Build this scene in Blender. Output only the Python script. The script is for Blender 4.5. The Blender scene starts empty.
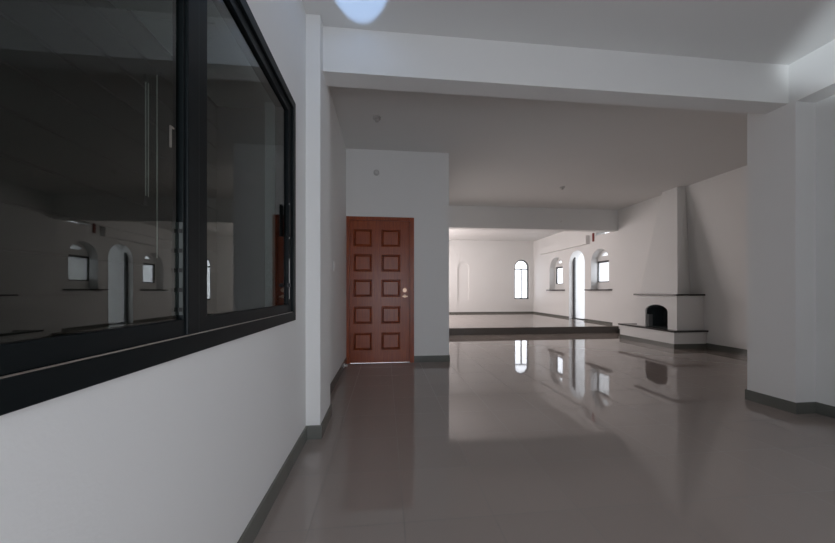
import bpy, bmesh, math, random
from mathutils import Vector, Matrix
random.seed(4)
sc = bpy.context.scene
COL = sc.collection

# ---------------------------------------------------------------- camera
F = 316.0
cam_d = bpy.data.cameras.new('camera'); cam = bpy.data.objects.new('camera', cam_d); COL.objects.link(cam)
cam_d.sensor_fit = 'HORIZONTAL'; cam_d.sensor_width = 36.0; cam_d.lens = 36.0*F/835.0
cam_d.shift_y = 19.5/835.0; cam_d.clip_start = 0.02; cam_d.clip_end = 200
cam.location = (0, 0, 1.10); cam.rotation_euler = (math.radians(90), 0, math.radians(-5.872))
sc.camera = cam

# ---------------------------------------------------------------- exposure
sc.view_settings.view_transform = 'Standard'; sc.view_settings.look = 'None'
sc.view_settings.gamma = 1.0; sc.view_settings.use_curve_mapping = False
sc.view_settings.exposure = 0.42
sc.cycles.max_bounces = 12; sc.cycles.diffuse_bounces = 8; sc.cycles.glossy_bounces = 6
sc.cycles.transparent_max_bounces = 12
sc.cycles.sample_clamp_indirect = 6.0
sc.cycles.caustics_reflective = False; sc.cycles.caustics_refractive = False
sc.cycles.use_denoising = True

# ---------------------------------------------------------------- sky
w = bpy.data.worlds.new('sky'); sc.world = w; w.use_nodes = True
bg = w.node_tree.nodes['Background']
bg.inputs['Color'].default_value = (0.88, 0.92, 1.0, 1); bg.inputs['Strength'].default_value = 2.6

# ---------------------------------------------------------------- daylight at openings outside the view, and added fill lamps
def area(name, loc, rot, sx, sy, power, color):
    l = bpy.data.lights.new(name, 'AREA'); l.shape = 'RECTANGLE'; l.size = sx; l.size_y = sy
    l.energy = power; l.color = color
    o = bpy.data.objects.new(name, l); COL.objects.link(o); o.location = loc
    o.rotation_euler = tuple(math.radians(a) for a in rot); return o
# glazed patio opening behind the camera (faces +Y)
area('patio_daylight', (0.2, -1.55, 1.3), (90, 0, 12), 0.8, 1.8, 19, (0.86, 0.91, 1.0))
# wide glazed opening in the right hand wall beside the camera (faces -X)
area('terrace_daylight', (3.90, -0.35, 1.45), (90, 0, 90), 1.3, 1.9, 2, (0.82, 0.88, 1.0))
# added lamp at a closed wall recess, brightens the raised room (faces +X)
area('raised_room_fill', (1.0, 10.4, 1.75), (90, 0, -90), 3.4, 1.7, 82, (1.0, 0.895, 0.88))
# added fill lamp against the closed wall of the fireplace room (faces +X)
area('fireplace_room_fill', (1.0, 6.35, 1.6), (90, 0, -90), 2.0, 1.6, 5, (1.0, 0.95, 0.93))

def spot(name, loc, target, power, color, size, blend, radius=0.01):
    l = bpy.data.lights.new(name, 'SPOT'); l.energy = power; l.color = color
    l.spot_size = math.radians(size); l.spot_blend = blend; l.shadow_soft_size = radius
    o = bpy.data.objects.new(name, l); COL.objects.link(o); o.location = loc
    d = Vector(target) - Vector(loc); o.rotation_euler = d.to_track_quat('-Z', 'Y').to_euler(); return o

# added spots behind the camera throw the light patches onto the ceiling
spot('ceiling_patch_spot', (-0.05, -3.6, 0.35), (-0.17, 1.90, 3.16), 2600, (0.38, 0.60, 1.0), 4.6, 0.2)
spot('ceiling_patch_spot_wide', (-1.2, -3.6, 0.30), (3.72, 2.02, 3.12), 1200, (0.85, 0.93, 1.0), 7.5, 0.7, 0.05)

# ---------------------------------------------------------------- materials
def mat(name, color, rough=0.5, metal=0.0, spec=0.5, noise=0.0, nscale=6.0, bump=0.0, bscale=120.0, coat=0.0):
    m = bpy.data.materials.new(name); m.use_nodes = True
    nt = m.node_tree; b = nt.nodes['Principled BSDF']
    b.inputs['Base Color'].default_value = (*color, 1); b.inputs['Roughness'].default_value = rough
    b.inputs['Metallic'].default_value = metal; b.inputs['Specular IOR Level'].default_value = spec
    b.inputs['Coat Weight'].default_value = coat; b.inputs['Coat Roughness'].default_value = 0.1
    g = nt.nodes.new('ShaderNodeNewGeometry')
    if noise:
        n = nt.nodes.new('ShaderNodeTexNoise'); n.inputs['Scale'].default_value = nscale; n.inputs['Detail'].default_value = 4
        nt.links.new(g.outputs['Position'], n.inputs['Vector'])
        x = nt.nodes.new('ShaderNodeMix'); x.data_type = 'RGBA'
        x.inputs[6].default_value = (*[c*(1-noise) for c in color], 1); x.inputs[7].default_value = (*[min(1, c*(1+noise)) for c in color], 1)
        nt.links.new(n.outputs['Fac'], x.inputs[0]); nt.links.new(x.outputs[2], b.inputs['Base Color'])
    if bump:
        n = nt.nodes.new('ShaderNodeTexNoise'); n.inputs['Scale'].default_value = bscale; n.inputs['Detail'].default_value = 3
        nt.links.new(g.outputs['Position'], n.inputs['Vector'])
        bp = nt.nodes.new('ShaderNodeBump'); bp.inputs['Strength'].default_value = bump; bp.inputs['Distance'].default_value = 0.002
        nt.links.new(n.outputs['Fac'], bp.inputs['Height']); nt.links.new(bp.outputs['Normal'], b.inputs['Normal'])
    return m

M = {}
M['wall'] = mat('white_plaster', (0.74, 0.74, 0.73), 0.6, spec=0.3, noise=0.02, nscale=1.5, bump=0.15)
M['ceil'] = mat('ceiling_plaster', (0.70, 0.70, 0.69), 0.8, spec=0.2, noise=0.02, nscale=1.0)
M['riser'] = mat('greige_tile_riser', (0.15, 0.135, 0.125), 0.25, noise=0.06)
M['skirt'] = mat('grey_tile_skirting', (0.13, 0.133, 0.12), 0.25, noise=0.1)
M['slab'] = mat('dark_stone_slab', (0.025, 0.022, 0.022), 0.25, noise=0.2, nscale=20)
M['frame'] = mat('dark_aluminium', (0.005, 0.0075, 0.0085), 0.45, metal=0.0, spec=0.15)
M['steel'] = mat('dark_grey_steel', (0.05, 0.05, 0.052), 0.4)
M['soot'] = mat('sooty_brick', (0.035, 0.045, 0.048), 0.8, noise=0.4, nscale=9)
M['ash'] = mat('grey_firebrick', (0.22, 0.22, 0.22), 0.8, noise=0.2)
M['plastic'] = mat('white_plastic', (0.8, 0.8, 0.78), 0.35)
M['greyplastic'] = mat('grey_fitting', (0.5, 0.49, 0.48), 0.5)
M['cord'] = mat('pale_cord', (0.8, 0.8, 0.78), 0.6)
M['brass'] = mat('dull_brass', (0.45, 0.30, 0.22), 0.35, metal=1.0)
M['chrome'] = mat('brushed_nickel', (0.55, 0.53, 0.5), 0.3, metal=1.0)
M['red'] = mat('brick_red_paint', (0.22, 0.03, 0.025), 0.5)
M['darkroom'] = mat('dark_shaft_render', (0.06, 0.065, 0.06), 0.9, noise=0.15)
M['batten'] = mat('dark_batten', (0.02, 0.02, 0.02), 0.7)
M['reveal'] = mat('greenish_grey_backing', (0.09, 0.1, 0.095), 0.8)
M['patio'] = mat('pale_patio_tile', (0.75, 0.73, 0.7), 0.3)

def wood(name):
    m = mat(name, (0.2, 0.05, 0.02), 0.33, spec=0.45, coat=0.0)
    nt = m.node_tree; b = nt.nodes['Principled BSDF']
    g = nt.nodes.new('ShaderNodeTexCoord'); mp = nt.nodes.new('ShaderNodeMapping'); mp.inputs['Scale'].default_value = (30, 30, 1.6)
    n = nt.nodes.new('ShaderNodeTexNoise'); n.inputs['Scale'].default_value = 2.2; n.inputs['Detail'].default_value = 6
    cr = nt.nodes.new('ShaderNodeValToRGB'); cr.color_ramp.elements[0].position = 0.3; cr.color_ramp.elements[1].position = 0.75
    cr.color_ramp.elements[0].color = (0.19, 0.028, 0.006, 1); cr.color_ramp.elements[1].color = (0.33, 0.070, 0.012, 1)
    nt.links.new(g.outputs['Object'], mp.inputs['Vector']); nt.links.new(mp.outputs['Vector'], n.inputs['Vector'])
    nt.links.new(n.outputs['Fac'], cr.inputs['Fac']); nt.links.new(cr.outputs['Color'], b.inputs['Base Color'])
    return m
M['wood'] = wood('red_brown_varnished_wood')

def tiles(name, base, grout, ox, oy, size=0.44):
    m = bpy.data.materials.new(name); m.use_nodes = True; nt = m.node_tree; b = nt.nodes['Principled BSDF']
    g = nt.nodes.new('ShaderNodeNewGeometry'); mp = nt.nodes.new('ShaderNodeMapping')
    mp.inputs['Location'].default_value = (-ox, -oy, 0)
    br = nt.nodes.new('ShaderNodeTexBrick'); br.offset = 0.0; br.squash = 1.0
    br.inputs['Scale'].default_value = 1.0; br.inputs['Brick Width'].default_value = size; br.inputs['Row Height'].default_value = size
    br.inputs['Mortar Size'].default_value = 0.0018; br.inputs['Mortar Smooth'].default_value = 0.2
    br.inputs['Color1'].default_value = (*base, 1); br.inputs['Color2'].default_value = (*[c*0.96 for c in base], 1); br.inputs['Mortar'].default_value = (*grout, 1)
    nt.links.new(g.outputs['Position'], mp.inputs['Vector']); nt.links.new(mp.outputs['Vector'], br.inputs['Vector'])
    n = nt.nodes.new('ShaderNodeTexNoise'); n.inputs['Scale'].default_value = 2.5; n.inputs['Detail'].default_value = 6
    nt.links.new(g.outputs['Position'], n.inputs['Vector'])
    mx = nt.nodes.new('ShaderNodeMix'); mx.data_type = 'RGBA'; mx.blend_type = 'OVERLAY'; mx.inputs[0].default_value = 0.12
    nt.links.new(br.outputs['Color'], mx.inputs[6]); nt.links.new(n.outputs['Color'], mx.inputs[7])
    nt.links.new(br.outputs['Color'], b.inputs['Base Color'])
    rr = nt.nodes.new('ShaderNodeMapRange'); rr.inputs['To Min'].default_value = 0.035; rr.inputs['To Max'].default_value = 0.4
    nt.links.new(br.outputs['Fac'], rr.inputs['Value']); nt.links.new(rr.outputs['Result'], b.inputs['Roughness'])
    wv = nt.nodes.new('ShaderNodeTexNoise'); wv.inputs['Scale'].default_value = 3.0; wv.inputs['Detail'].default_value = 1
    nt.links.new(g.outputs['Position'], wv.inputs['Vector'])
    bp = nt.nodes.new('ShaderNodeBump'); bp.inputs['Strength'].default_value = 0.12; bp.inputs['Distance'].default_value = 0.003
    nt.links.new(wv.outputs['Fac'], bp.inputs['Height'])
    bp2 = nt.nodes.new('ShaderNodeBump'); bp2.invert = True; bp2.inputs['Strength'].default_value = 0.5; bp2.inputs['Distance'].default_value = 0.001
    nt.links.new(br.outputs['Fac'], bp2.inputs['Height']); nt.links.new(bp.outputs['Normal'], bp2.inputs['Normal'])
    nt.links.new(bp2.outputs['Normal'], b.inputs['Normal'])
    b.inputs['Specular IOR Level'].default_value = 0.75
    return m
M['floor'] = tiles('polished_greige_tile', (0.30, 0.255, 0.232), (0.17, 0.145, 0.13), 0.09, 0.18)
M['floor2'] = tiles('polished_greige_tile_raised', (0.30, 0.255, 0.232), (0.17, 0.145, 0.13), 0.09, 0.3)

def glass(name, ior, tint=(0.9, 0.93, 0.92)):
    m = bpy.data.materials.new(name); m.use_nodes = True; nt = m.node_tree
    nt.nodes.remove(nt.nodes['Principled BSDF']); out = nt.nodes['Material Output']
    t = nt.nodes.new('ShaderNodeBsdfTransparent'); t.inputs['Color'].default_value = (*tint, 1)
    g = nt.nodes.new('ShaderNodeBsdfGlossy'); g.inputs['Roughness'].default_value = 0.0; g.inputs['Color'].default_value = (1, 1, 1, 1)
    f = nt.nodes.new('ShaderNodeFresnel')
    gm = nt.nodes.new('ShaderNodeNewGeometry'); mr = nt.nodes.new('ShaderNodeMapRange')   # same reflectance on both faces of the sheet
    mr.inputs['To Min'].default_value = ior; mr.inputs['To Max'].default_value = 1.0/ior
    nt.links.new(gm.outputs['Backfacing'], mr.inputs['Value']); nt.links.new(mr.outputs['Result'], f.inputs['IOR'])
    x = nt.nodes.new('ShaderNodeMixShader')
    nt.links.new(f.outputs[0], x.inputs[0]); nt.links.new(t.outputs[0], x.inputs[1]); nt.links.new(g.outputs[0], x.inputs[2])
    nt.links.new(x.outputs[0], out.inputs['Surface']); return m
M['glass'] = glass('window_glass', 1.5, (0.6, 0.66, 0.64))
M['glass2'] = glass('far_window_glass', 1.5, (0.97, 0.97, 0.97))

# ---------------------------------------------------------------- mesh helpers
def box(bm, x0, x1, y0, y1, z0, z1):
    a = [bm.verts.new(p) for p in ((x0,y0,z0),(x1,y0,z0),(x1,y1,z0),(x0,y1,z0),(x0,y0,z1),(x1,y0,z1),(x1,y1,z1),(x0,y1,z1))]
    for f in ((0,3,2,1),(4,5,6,7),(0,1,5,4),(1,2,6,5),(2,3,7,6),(3,0,4,7)): bm.faces.new([a[i] for i in f])
def prism(bm, pts, axis, a0, a1):
    """extrude a 2D outline along an axis: 'X' -> (y,z), 'Y' -> (x,z), 'Z' -> (x,y)"""
    def P(p, a): return {'X': (a, p[0], p[1]), 'Y': (p[0], a, p[1]), 'Z': (p[0], p[1], a)}[axis]
    A = [bm.verts.new(P(p, a0)) for p in pts]; B = [bm.verts.new(P(p, a1)) for p in pts]
    bm.faces.new(A); bm.faces.new(B[::-1]); n = len(pts)
    for i in range(n): bm.faces.new((A[i], B[i], B[(i+1) % n], A[(i+1) % n]))
def ring(bm, outer, inner, axis, a0, a1):
    """extruded frame between two outlines with the same number of points"""
    def P(p, a): return {'X': (a, p[0], p[1]), 'Y': (p[0], a, p[1]), 'Z': (p[0], p[1], a)}[axis]
    n = len(outer); V = [[bm.verts.new(P(p, a)) for p in o] for a in (a0, a1) for o in (outer, inner)]
    o0, i0, o1, i1 = V
    for k in range(n):
        j = (k+1) % n
        bm.faces.new((o0[k], o0[j], i0[j], i0[k])); bm.faces.new((o1[k], i1[k], i1[j], o1[j]))
        bm.faces.new((o0[k], o1[k], o1[j], o0[j])); bm.faces.new((i0[k], i0[j], i1[j], i1[k]))
def cyl(bm, p0, p1, r0, r1=None, n=16):
    r1 = r0 if r1 is None else r1
    p0, p1 = Vector(p0), Vector(p1); d = (p1-p0).normalized()
    t = d.orthogonal().normalized(); s = d.cross(t)
    A = [bm.verts.new(p0+(t*math.cos(2*math.pi*i/n)+s*math.sin(2*math.pi*i/n))*r0) for i in range(n)]
    B = [bm.verts.new(p1+(t*math.cos(2*math.pi*i/n)+s*math.sin(2*math.pi*i/n))*r1) for i in range(n)]
    bm.faces.new(A[::-1]); bm.faces.new(B)
    for i in range(n): bm.faces.new((A[i], A[(i+1) % n], B[(i+1) % n], B[i]))
def arch(y0, y1, z0, ztop, rise=None, n=16):
    """outline of an arched opening"""
    c = (y0+y1)/2; hw = (y1-y0)/2; rise = hw if rise is None else rise; zs = ztop-rise
    pts = [(y0, z0), (y1, z0)]
    for i in range(n+1):
        a = math.pi*i/n; pts.append((c+hw*math.cos(a), zs+rise*math.sin(a)))
    return pts
def obj(name, bm, m, parent=None, bevel=0.0, origin=None, smooth=False):
    bmesh.ops.recalc_face_normals(bm, faces=bm.faces)
    if origin is not None: bmesh.ops.translate(bm, verts=bm.verts, vec=-Vector(origin))
    me = bpy.data.meshes.new(name); bm.to_mesh(me); bm.free(); me.materials.append(m)
    if smooth:
        for p in me.polygons: p.use_smooth = True
    o = bpy.data.objects.new(name, me); COL.objects.link(o)
    if origin is not None: o.location = origin
    if parent is not None:
        o.parent = parent
        o.matrix_parent_inverse = Matrix.Translation(-parent.matrix_basis.translation) if parent.parent is None else Matrix.Translation(-Vector(parent['_w']))
    o['_w'] = tuple(origin) if origin is not None else (0, 0, 0)
    if bevel:
        md = o.modifiers.new('bevel', 'BEVEL'); md.width = bevel; md.segments = 2; md.limit_method = 'ANGLE'
    return o
def B(name, m, parent, *boxes, bevel=0.0, origin=None):
    bm = bmesh.new()
    for b in boxes: box(bm, *b)
    return obj(name, bm, m, parent, bevel, origin)
def struct(name, m, *boxes, parent=None, bevel=0.0):
    o = B(name, m, parent, *boxes, bevel=bevel)
    o['kind'] = 'structure'; return o
def tag(o, label, cat, group=None):
    o['label'] = label; o['category'] = cat
    if group: o['group'] = group
    return o
def thing(name, label, cat, loc, group=None):
    o = bpy.data.objects.new(name, None); COL.objects.link(o); o.location = loc; o['_w'] = tuple(loc)
    o.empty_display_size = 0.1
    return tag(o, label, cat, group)
def cut(o, cutters):
    """boolean the cutter prisms (axis, outline, a0, a1) out of o"""
    for ax, pts, a0, a1 in cutters:
        bm = bmesh.new(); prism(bm, pts, ax, a0, a1); bmesh.ops.recalc_face_normals(bm, faces=bm.faces)
        me = bpy.data.meshes.new('cutter'); bm.to_mesh(me); bm.free()
        c = bpy.data.objects.new('cutter', me); COL.objects.link(c)
        md = o.modifiers.new('b', 'BOOLEAN'); md.operation = 'DIFFERENCE'; md.object = c; md.solver = 'EXACT'
        bpy.context.view_layer.update()
        new = bpy.data.meshes.new_from_object(o.evaluated_get(bpy.context.evaluated_depsgraph_get()))
        o.modifiers.clear(); o.data = new; bpy.data.objects.remove(c, do_unlink=True)
    return o
def rect(y0, y1, z0, z1): return [(y0, z0), (y1, z0), (y1, z1), (y0, z1)]

# ================================================================ dimensions
XL = -0.585                       # left wall plane
YD = 4.85                         # wall with the wooden door
XD = 0.992                        # its free end
XR = 6.15                         # right wall of the fireplace room
XF = 6.25                         # right wall of the raised room
YH = 7.80                         # header and step
YB = 12.80                        # far wall
ZN, ZM, ZF = 3.16, 3.25, 3.20     # ceilings
ZR = 0.17                         # raised floor
YBK = -1.6

# ================================================================ floors and ceilings
struct('floor', M['floor'], (-2.2, 6.6, YBK-0.15, YH, -0.1, 0.0))
struct('floor', M['floor2'], (XD-0.2, 6.6, YH, YB+0.3, -0.1, ZR))
struct('ceiling', M['ceil'], (-2.2, 6.6, YBK-0.15, 2.52, ZN, ZN+0.3))
struct('ceiling', M['ceil'], (-2.2, 6.6, 2.70, YH, ZM, ZM+0.2), (-2.2, -0.60, 2.50, 2.70, ZM+0.01, ZM+0.2), (4.3, 6.6, 2.50, 2.70, ZM+0.01, ZM+0.2))
struct('ceiling', M['ceil'], (XD-0.2, 6.6, YH+0.2, YB+0.3, ZF, ZF+0.2))
# ceiling beam between camera zone and fireplace room, header over the step
struct('trim_1', M['wall'], (-0.60, 4.3, 2.52, 2.70, 2.81, 3.45))
struct('trim_2', M['wall'], (XD-0.15, XR+0.1, YH, YH+0.2, 2.70, 3.45))
# edge beam over the right hand wall near the camera
struct('trim_3', M['wall'], (3.66, 4.2, YBK, 2.47, 2.80, ZN))

# ================================================================ walls
wl = struct('wall_left', M['wall'], (XL-0.18, XL, YBK, YD, 0, 3.45))
WY0, WY1, WZ0, WZ1 = -0.75, 2.113, 0.912, 2.309
cut(wl, [('X', rect(WY0, WY1, WZ0, WZ1), XL-0.5, XL+0.5)])
struct('wall_left_pilaster', M['wall'], (XL, -0.48, 2.42, 2.85, 0, 2.81), (XL, -0.48, 2.42, 2.52, 2.81, ZN))
DX0, DX1, DZ = -0.583, 0.445, 2.228
wd = struct('wall_entrance', M['wall'], (XL-0.18, XD, YD, YD+0.22, 0, 3.45))
wm = struct('wall_middle', M['wall'], (XD-0.22, XD, YD+0.22, YB, 0, 3.45))
cut(wm, [('X', rect(8.7, 12.1, 0.9, 2.6), XD-0.05, XD+0.3)])
wb = struct('wall_back', M['wall'], (XD-0.22, XF+0.3, YB, YB+0.25, 0, 3.45))
wr = struct('wall_right', M['wall'], (XR, XR+0.35, 2.85, YH+0.2, 0, 3.45))
wf = struct('wall_right_raised', M['wall'], (XF, XF+0.30, YH+0.2, YB, 0, 3.45))
wn_ = struct('wall_right_near', M['wall'], (3.87, 4.1, YBK, 2.47, 0, ZN))
cut(wn_, [('X', rect(-1.1, 0.3, 0.3, 2.5), 3.5, 4.5)])
struct('wall_right_column', M['wall'], (3.66, 4.1, 2.47, 2.85, 0, 3.45))
struct('wall_right_return', M['wall'], (4.1, XR+0.35, 2.62, 2.85, 0, 3.45))
wk = struct('wall_rear', M['wall'], (XL-0.18, 4.1, YBK-0.15, YBK, 0, ZN))
cut(wk, [('Y', rect(-0.5, 0.62, 0.0, 1.6), YBK-0.5, YBK+0.5)])

# skirting tiles
def skirt(side, *boxes): return struct('baseboard_'+side, M['skirt'], *boxes)
H = 0.10; T = 0.012
skirt('left', (XL, XL+T, YBK, 2.42, 0, H), (XL, XL+T, 2.85, YD, 0, H))
skirt('left_pilaster', (XL, -0.48+T, 2.42-T, 2.42, 0, H), (-0.48, -0.48+T, 2.42, 2.85, 0, H), (XL, -0.48+T, 2.85, 2.85+T, 0, H))
skirt('entrance', (DX1, XD+T, YD-T, YD, 0, H), (XD, XD+T, YD, YH, 0, H))
skirt('right', (XR-T, XR, 2.85, YH, 0, H))
skirt('right_column', (3.66-T, 3.66, 2.47, 2.85, 0, H), (3.66-T, 3.87, 2.47-T, 2.47, 0, H), (3.66-T, 4.3, 2.85, 2.85+T, 0, H))
skirt('right_near', (3.87-T, 3.87, YBK, 2.47-T, 0, H))
skirt('back', (XD, XF, YB-T, YB, ZR, ZR+0.06))
skirt('right_raised', (XF-T, XF, 10.20, YB-T, ZR, ZR+0.06), (XF-T, XF, YH+0.2, 9.356, ZR, ZR+0.06))
# riser tile of the step with a slightly projecting tread edge
struct('trim_4', M['riser'], (XD, 6.15, YH-0.012, YH, 0, ZR-0.012))
struct('trim_5', M['floor2'], (XD, 6.15, YH-0.022, YH, ZR-0.012, ZR))

# ================================================================ far wall: arched window, and a shallow recess standing in for an arched light patch
A0, A1, AZ0, AZ1 = 5.42, 6.06, 0.76, 2.42
cut(wb, [('Y', arch(A0, A1, AZ0, AZ1), YB-0.3, YB+0.6),
         ('Y', arch(2.98, 3.46, 0.72, 2.30), YB-0.3, YB+0.05)])
def arched_frame(bm, a0, a1, z0, z1, t, axis, d0, d1):
    ring(bm, arch(a0, a1, z0, z1), arch(a0+t, a1-t, z0+t, z1-t), axis, d0, d1)
wn = thing('window_1', 'tall white arched window glowing on the far wall of the raised room', 'window', ((A0+A1)/2, YB+0.1, AZ0)); wn['kind'] = 'structure'
bm = bmesh.new(); arched_frame(bm, A0, A1, AZ0, AZ1, 0.048, 'Y', YB+0.06, YB+0.11); obj('frame', bm, M['steel'], wn)
B('transom', M['steel'], wn, (A0+0.03, A1-0.03, YB+0.065, YB+0.105, 2.0, 2.05))
B('mullion', M['steel'], wn, (5.72, 5.765, YB+0.065, YB+0.105, AZ0+0.03, 2.01))
bm = bmesh.new(); prism(bm, arch(A0+0.03, A1-0.03, AZ0+0.03, AZ1-0.03), 'Y', YB+0.083, YB+0.088); obj('pane', bm, M['glass2'], wn)

# ================================================================ right wall of the raised room: two niche windows, arched doorway
def niche_window(idx, y0, y1, label, inset):
    ztop = 2.34
    cut(wf, [('X', arch(y0, y1, 1.15, ztop), XF-0.3, XF+0.22),
             ('X', rect(y0, y1-inset, 1.36, 2.0), XF+0.1, XF+0.6),
             ('X', [(p[0], p[1]) for p in arch(y0+0.18, y1-0.18, 2.14, 2.25, rise=0.11)], XF+0.1, XF+0.6)])
    t = thing('window_%d' % idx, label, 'window', (XF+0.25, (y0+y1)/2, 1.36)); t['kind'] = 'structure'
    a, b = y0, y1-inset
    bm = bmesh.new(); ring(bm, rect(a, b, 1.36, 2.0), rect(a+0.03, b-0.015, 1.385, 1.945), 'X', XF+0.215, XF+0.255); obj('frame', bm, M['steel'], t)
    B('pane', M['glass2'], t, (XF+0.232, XF+0.237, a+0.02, b-0.02, 1.38, 1.96))
    return t
niche_window(2, 10.59, 11.49, 'smaller arched niche window left of the arched doorway', 0.07)
niche_window(3, 8.27, 9.05, 'arched niche window right of the doorway, dark frame along its top', 0.0)
def sill(name_i, y0, y1):
    return struct('trim_%d' % name_i, M['slab'], (XF-0.10, XF+0.20, y0, y1, 1.115, 1.15))
sill(6, 10.45, 11.55); sill(7, 8.14, 9.22)
cut(wf, [('X', arch(9.356, 10.20, ZR, 2.43), XF-0.3, XF+0.6)])
d = thing('door_2', 'dark open steel door edge in the white arched doorway', 'door', (XF+0.2, 10.16, ZR)); d['kind'] = 'structure'
B('door_frame', M['steel'], d, (XF+0.14, XF+0.19, 10.13, 10.197, ZR, 2.25))
# patio outside the arched doorway, sunlit white return wall
struct('floor_patio', M['patio'], (6.6, 11.0, 8.0, 13.0, 0.02, ZR-0.01))
struct('wall_patio', M['wall'], (XF+0.30, 8.6, 10.22, 10.4, 0.16, 3.0))
struct('ceiling_sky_blocker', M['ceil'], (XF+0.30, 9.0, 8.0, 12.0, 2.66, 2.72))  # unseen roof added to keep sky light off the doorway jamb and return wall

# stepped bulkhead above the doorway wall
struct('trim_8', M['wall'], (XF-0.12, XF, 9.12, 12.1, 2.545, 2.80))

# ================================================================ wooden entrance door
cut(wd, [('Y', rect(DX0+0.004, DX1, -0.2, DZ), YD-0.3, YD+0.6)])
dr = thing('door_1', 'red brown wooden ten-panel entrance door with brass lock', 'door', ((DX0+DX1)/2, YD+0.05, 0)); dr['kind'] = 'structure'
B('door_frame', M['wood'], dr, (DX0+0.003, DX0+0.05, YD-0.012, YD+0.12, 0, DZ), (DX1-0.065, DX1, YD-0.012, YD+0.12, 0, DZ),
  (DX0+0.05, DX1-0.065, YD-0.012, YD+0.12, DZ-0.055, DZ), bevel=0.004)
L0, L1 = DX0+0.051, DX1-0.066
LY = YD+0.012
bm = bmesh.new()
rows = [(1.775, 2.04), (1.395, 1.66), (1.01, 1.275), (0.60, 0.865), (0.20, 0.465)]
cols = [(-0.475, -0.195), (-0.055, 0.235)]
# leaf: stiles and rails with sunk fields and raised panels
xs = [L0, cols[0][0], cols[0][1], cols[1][0], cols[1][1], L1]
ys = [0.007] + [v for r_ in rows[::-1] for v in r_] + [DZ-0.056]
for i in range(5):
    for j in range(len(ys)-1):
        x0, x1, z0, z1 = xs[i], xs[i+1], ys[j], ys[j+1]
        panel = i in (1, 3) and j % 2 == 1
        if not panel: box(bm, x0, x1, LY, LY+0.042, z0, z1)
        else:
            box(bm, x0, x1, LY+0.022, LY+0.034, z0, z1)
            # sloped mouldings and raised field
            for (d0, e0, d1, e1) in ((0.0, -0.006, 0.010, 0.010), (0.018, 0.020, 0.036, 0.004)):
                o = [(x0+d0, z0+d0), (x1-d0, z0+d0), (x1-d0, z1-d0), (x0+d0, z1-d0)]
                q = [(x0+d1, z0+d1), (x1-d1, z0+d1), (x1-d1, z1-d1), (x0+d1, z1-d1)]
                if d0 == 0.0:
                    q2 = [(x0+0.014, z0+0.014), (x1-0.014, z0+0.014), (x1-0.014, z1-0.014), (x0+0.014, z1-0.014)]
                    V0 = [bm.verts.new((p[0], LY+0.001, p[1])) for p in o]
                    V1 = [bm.verts.new((p[0], LY-0.006, p[1])) for p in q]
                    V2 = [bm.verts.new((p[0], LY+0.022, p[1])) for p in q2]
                    for k in range(4):
                        n = (k+1) % 4
                        bm.faces.new((V0[k], V0[n], V1[n], V1[k])); bm.faces.new((V1[k], V1[n], V2[n], V2[k]))
                else:
                    V0 = [bm.verts.new((p[0], LY+e0, p[1])) for p in o]
                    V1 = [bm.verts.new((p[0], LY+e1, p[1])) for p in q]
                    for k in range(4):
                        n = (k+1) % 4; bm.faces.new((V0[k], V0[n], V1[n], V1[k]))
                    bm.faces.new(V1)
leaf = obj('door_leaf', bm, M['wood'], dr)
bm = bmesh.new(); cyl(bm, (0.302, LY-0.004, 1.112), (0.302, LY+0.001, 1.112), 0.032, n=24); cyl(bm, (0.302, LY-0.016, 1.112), (0.302, LY-0.004, 1.112), 0.016, n=20)
obj('lock', bm, M['brass'], dr)
bm = bmesh.new(); cyl(bm, (0.302, LY-0.004, 1.02), (0.302, LY+0.001, 1.02), 0.026, n=24); cyl(bm, (0.302, LY-0.05, 1.02), (0.302, LY-0.004, 1.02), 0.010)
box(bm, 0.262, 0.345, LY-0.058, LY-0.042, 1.008, 1.028)
obj('door_handle', bm, M['brass'], dr, bevel=0.003)

# ================================================================ big sliding window in the left wall
W = thing('window_4', 'large dark aluminium sliding window with mirror-like glass in left wall', 'window', (XL, (WY0+WY1)/2, WZ0)); W['kind'] = 'structure'
bm = bmesh.new(); ring(bm, rect(WY0, WY1, WZ0, WZ1), rect(WY0+0.05, WY1-0.055, WZ0+0.055, WZ1-0.055), 'X', XL-0.10, XL+0.012)
obj('frame', bm, M['frame'], W, bevel=0.003)
def sash(y0, y1, x0, x1, gx, stile=0.055):
    bm = bmesh.new(); z0, z1 = WZ0+0.055, WZ1-0.055
    ring(bm, rect(y0, y1, z0, z1), rect(y0+stile, y1-stile, z0+0.05, z1-0.05), 'X', x0, x1)
    s = obj('sash', bm, M['frame'], W, bevel=0.003)
    g = B('pane', M['glass'], s, (gx-0.002, gx+0.002, y0+stile-0.01, y1-stile+0.01, z0+0.04, z1-0.04))
    return s
sr = sash(1.062, WY1-0.055, XL-0.032, XL-0.002, XL-0.018)
sl = sash(WY0+0.05, 0.999, XL-0.030, XL-0.001, XL-0.013, 0.012)
B('mullion', M['frame'], W, (XL-0.03, XL+0.006, 0.998, 1.058, WZ0+0.055, WZ1-0.055), bevel=0.004)
B('track', M['chrome'], W, (XL+0.004, XL+0.007, WY0+0.05, WY1-0.055, WZ0+0.0545, WZ0+0.058))
bm = bmesh.new(); box(bm, XL-0.002, XL+0.012, 1.965, 2.0, 1.43, 1.62); lt = obj('latch', bm, M['frame'], sr, bevel=0.002)
bm = bmesh.new(); box(bm, XL-0.002, XL+0.001, 2.014, 2.018, 1.05, 1.30); box(bm, XL-0.002, XL+0.001, 2.014, 2.018, 1.42, 1.64); obj('seal_strip', bm, M['greyplastic'], sr)
bm = bmesh.new(); cyl(bm, (XL-0.002, 1.985, 1.135), (XL+0.014, 1.985, 1.135), 0.012); obj('lock', bm, M['steel'], sr)
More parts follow.
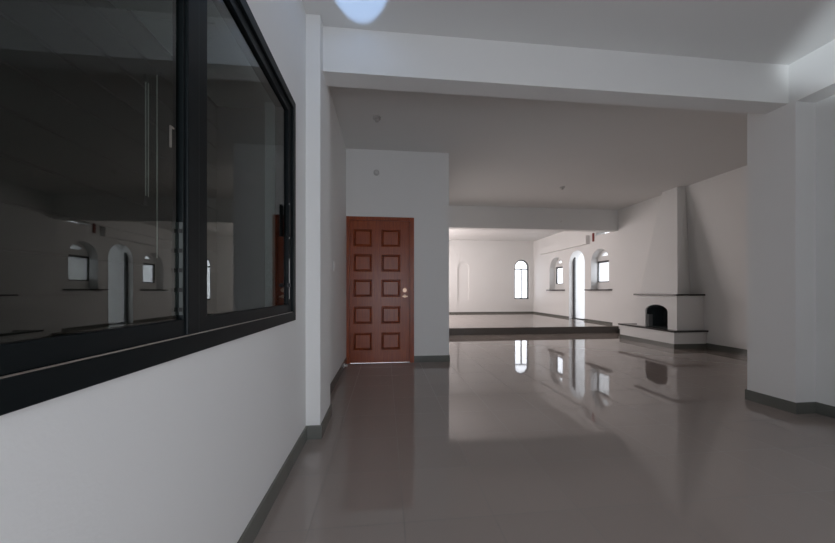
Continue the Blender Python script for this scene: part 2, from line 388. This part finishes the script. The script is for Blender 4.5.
# small latch hook on the left sash stile
bm = bmesh.new(); box(bm, XL-0.010, XL-0.006, 0.942, 0.946, 1.50, 1.56); box(bm, XL-0.010, XL-0.006, 0.946, 0.957, 1.556, 1.56); obj('latch_hook', bm, M['chrome'], sl)

bm = bmesh.new(); box(bm, XL-0.030, XL-0.015, 0.984, 0.9868, 1.03, 1.30); box(bm, XL-0.0105, XL-0.001, 0.984, 0.9868, 1.03, 1.30); sp = obj('slat_panel', bm, M['reveal'], sl)
bm = bmesh.new()
for k in range(5): box(bm, XL-0.030, XL-0.015, 0.980, 0.9838, 1.04+0.057*k, 1.052+0.057*k); box(bm, XL-0.0105, XL-0.001, 0.980, 0.9838, 1.04+0.057*k, 1.052+0.057*k)
obj('slat', bm, M['batten'], sp)

# narrow shaft behind the window, lined with horizontal boards
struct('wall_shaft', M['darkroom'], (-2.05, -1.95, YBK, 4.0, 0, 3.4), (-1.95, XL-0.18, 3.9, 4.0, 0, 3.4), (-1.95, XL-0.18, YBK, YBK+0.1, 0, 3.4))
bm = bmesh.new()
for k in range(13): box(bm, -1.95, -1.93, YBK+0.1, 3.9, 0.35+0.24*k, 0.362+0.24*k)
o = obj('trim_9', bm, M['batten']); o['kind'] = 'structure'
# pull cords hanging behind the glass
def cord(y, z0, z1, wgt, label, x=-0.80):
    t = thing('pull_cord', label, 'cord', (x, y, z1), 'pull cords behind the glass')
    bm = bmesh.new(); cyl(bm, (x, y, z0), (x, y, z1), 0.0018, n=8)
    if wgt: cyl(bm, (x, y+0.012, z0), (x, y+0.012, z1), 0.0018, n=8)
    obj('line', bm, M['cord'], t)
    if wgt:
        bm = bmesh.new(); cyl(bm, (x, y, z0-0.035), (x, y, z0), 0.008, 0.003, n=12); obj('tassel', bm, M['steel'], t)
    bm = bmesh.new(); cyl(bm, (x, y, z1-0.004), (x, y, z1+0.02), 0.006, n=10); obj('hook', bm, M['steel'], t)
    return t

# ================================================================ fireplace
fp = thing('fireplace', 'white plastered fireplace against the right wall with dark slab mantel and tapered hood', 'fireplace', (5.8, 6.1, 0))
hx0, hy0, hy1 = 5.45, 5.46, 6.86
B('hearth', M['wall'], fp, (hx0+0.012, XR, hy0+0.012, hy1, 0.09, 0.315))
B('plinth', M['skirt'], fp, (hx0, XR, hy0, hy1, 0, 0.09))
B('hearth_slab', M['slab'], fp, (hx0-0.025, XR, hy0-0.025, hy1+0.02, 0.315, 0.345), bevel=0.004)
bx0, by0, by1 = 5.58, 5.53, 6.50
bm = bmesh.new(); box(bm, bx0, XR, by0, by1, 0.345, 1.01)
body = obj('firebox_surround', bm, M['wall'], fp)
cut(body, [('X', arch(5.73, 6.27, 0.30, 0.82, rise=0.14), bx0-0.2, bx0+0.42)])
# sooty lining just inside the opening
bm = bmesh.new()
out = arch(5.731, 6.269, 0.345, 0.819, rise=0.14); inn = arch(5.745, 6.255, 0.350, 0.805, rise=0.135)
ring(bm, out, inn, 'X', bx0+0.03, bx0+0.40); prism(bm, out, 'X', bx0+0.395, bx0+0.415)
obj('firebox_lining', bm, M['soot'], fp)
B('firebrick', M['ash'], fp, (bx0+0.03, bx0+0.13, 6.225, 6.256, 0.351, 0.60))
B('mantel', M['slab'], fp, (bx0-0.055, XR, by0-0.035, by1+0.04, 1.01, 1.04), bevel=0.004)
bm = bmesh.new()
lo = [(5.62, 5.56), (XR, 5.80), (XR, 6.46), (5.62, 6.46)]; hi = [(6.00, 5.94), (XR, 5.905), (XR, 6.30), (6.00, 6.30)]
Vl = [bm.verts.new((x, y, 1.04)) for x, y in lo]; Vh = [bm.verts.new((x, y, ZM)) for x, y in hi]
bm.faces.new(Vl); bm.faces.new(Vh)
for k in range(4): bm.faces.new((Vl[k], Vl[(k+1) % 4], Vh[(k+1) % 4], Vh[k]))
obj('hood', bm, M['wall'], fp)

# ================================================================ small fittings
sw = thing('light_switch', 'small white light switch on the left wall before the wooden door', 'switch', (XL, 3.72, 1.38))
B('plate', M['plastic'], sw, (XL, XL+0.008, 3.685, 3.755, 1.325, 1.435), bevel=0.002)
B('rocker', M['plastic'], sw, (XL+0.008, XL+0.013, 3.705, 3.735, 1.36, 1.40), bevel=0.001)
wl_ = thing('wall_lamp_socket', 'bare bulb socket on the white wall above the wooden door', 'light fitting', (-0.13, YD, 2.90))
bm = bmesh.new(); cyl(bm, (-0.13, YD-0.012, 2.90), (-0.13, YD, 2.90), 0.045, n=24); obj('base', bm, M['greyplastic'], wl_)
bm = bmesh.new(); cyl(bm, (-0.13, YD-0.012, 2.90), (-0.13, YD-0.05, 2.885), 0.02, 0.025, n=20); obj('socket', bm, M['greyplastic'], wl_)
def ceiling_socket(x, y, label):
    t = thing('ceiling_lamp_socket', label, 'light fitting', (x, y, ZM))
    bm = bmesh.new(); cyl(bm, (x, y, ZM-0.015), (x, y, ZM), 0.05, n=24); obj('base', bm, M['greyplastic'], t)
    bm = bmesh.new(); cyl(bm, (x, y, ZM-0.05), (x, y, ZM-0.015), 0.022, n=20); obj('socket', bm, M['greyplastic'], t)
ceiling_socket(-0.10, 3.95, 'lamp socket on the ceiling in front of the wooden door')
ceiling_socket(3.65, 6.20, 'lamp socket in the middle of the fireplace room ceiling')
bm = bmesh.new(); cyl(bm, (4.58, YH-0.012, 2.92), (4.58, YH, 2.92), 0.035, n=20); cyl(bm, (4.58, YH-0.04, 2.92), (4.58, YH-0.012, 2.92), 0.015, 0.022, n=16)
tag(obj('header_fitting', bm, M['plastic'], origin=(4.58, YH, 2.92)), 'tiny white round fitting on the header over the step', 'fitting')
cut(wf, [('X', rect(8.20, 8.84, 2.745, 2.835), XF-0.3, XF+0.6)])
sl_ = thing('window_5', 'narrow bright slot high on the wall beside the red strip', 'window', (XF+0.2, 8.52, 2.745)); sl_['kind'] = 'structure'
bm = bmesh.new(); ring(bm, rect(8.20, 8.84, 2.745, 2.835), rect(8.212, 8.828, 2.757, 2.823), 'X', XF+0.18, XF+0.21); obj('frame', bm, M['plastic'], sl_)
B('pane', M['glass2'], sl_, (XF+0.193, XF+0.197, 8.208, 8.832, 2.753, 2.827))
o = B('hanging_strip', M['red'], None, (XF-0.03, XF, 8.89, 8.95, 2.59, 2.84), origin=(XF, 8.92, 2.59))
tag(o, 'short brick red strip hanging on the white wall above the doorway', 'strip')
bm = bmesh.new(); cyl(bm, (XL+T, 4.52, 0.05), (XL+T+0.045, 4.52, 0.05), 0.014, 0.018, n=16); box(bm, XL+T, XL+T+0.006, 4.495, 4.545, 0.025, 0.075)
tag(obj('door_stop', bm, M['plastic'], origin=(XL+T, 4.52, 0.05)), 'small white door stop low on the left wall skirting', 'door stop')
cord(1.15, 1.42, 1.806, True, 'double pull cord with dark tassel behind the left glass')
cord(1.203, 1.216, 1.866, False, 'long single pale pull cord behind the left glass')

for o in bpy.data.objects:
    if '_w' in o: del o['_w']
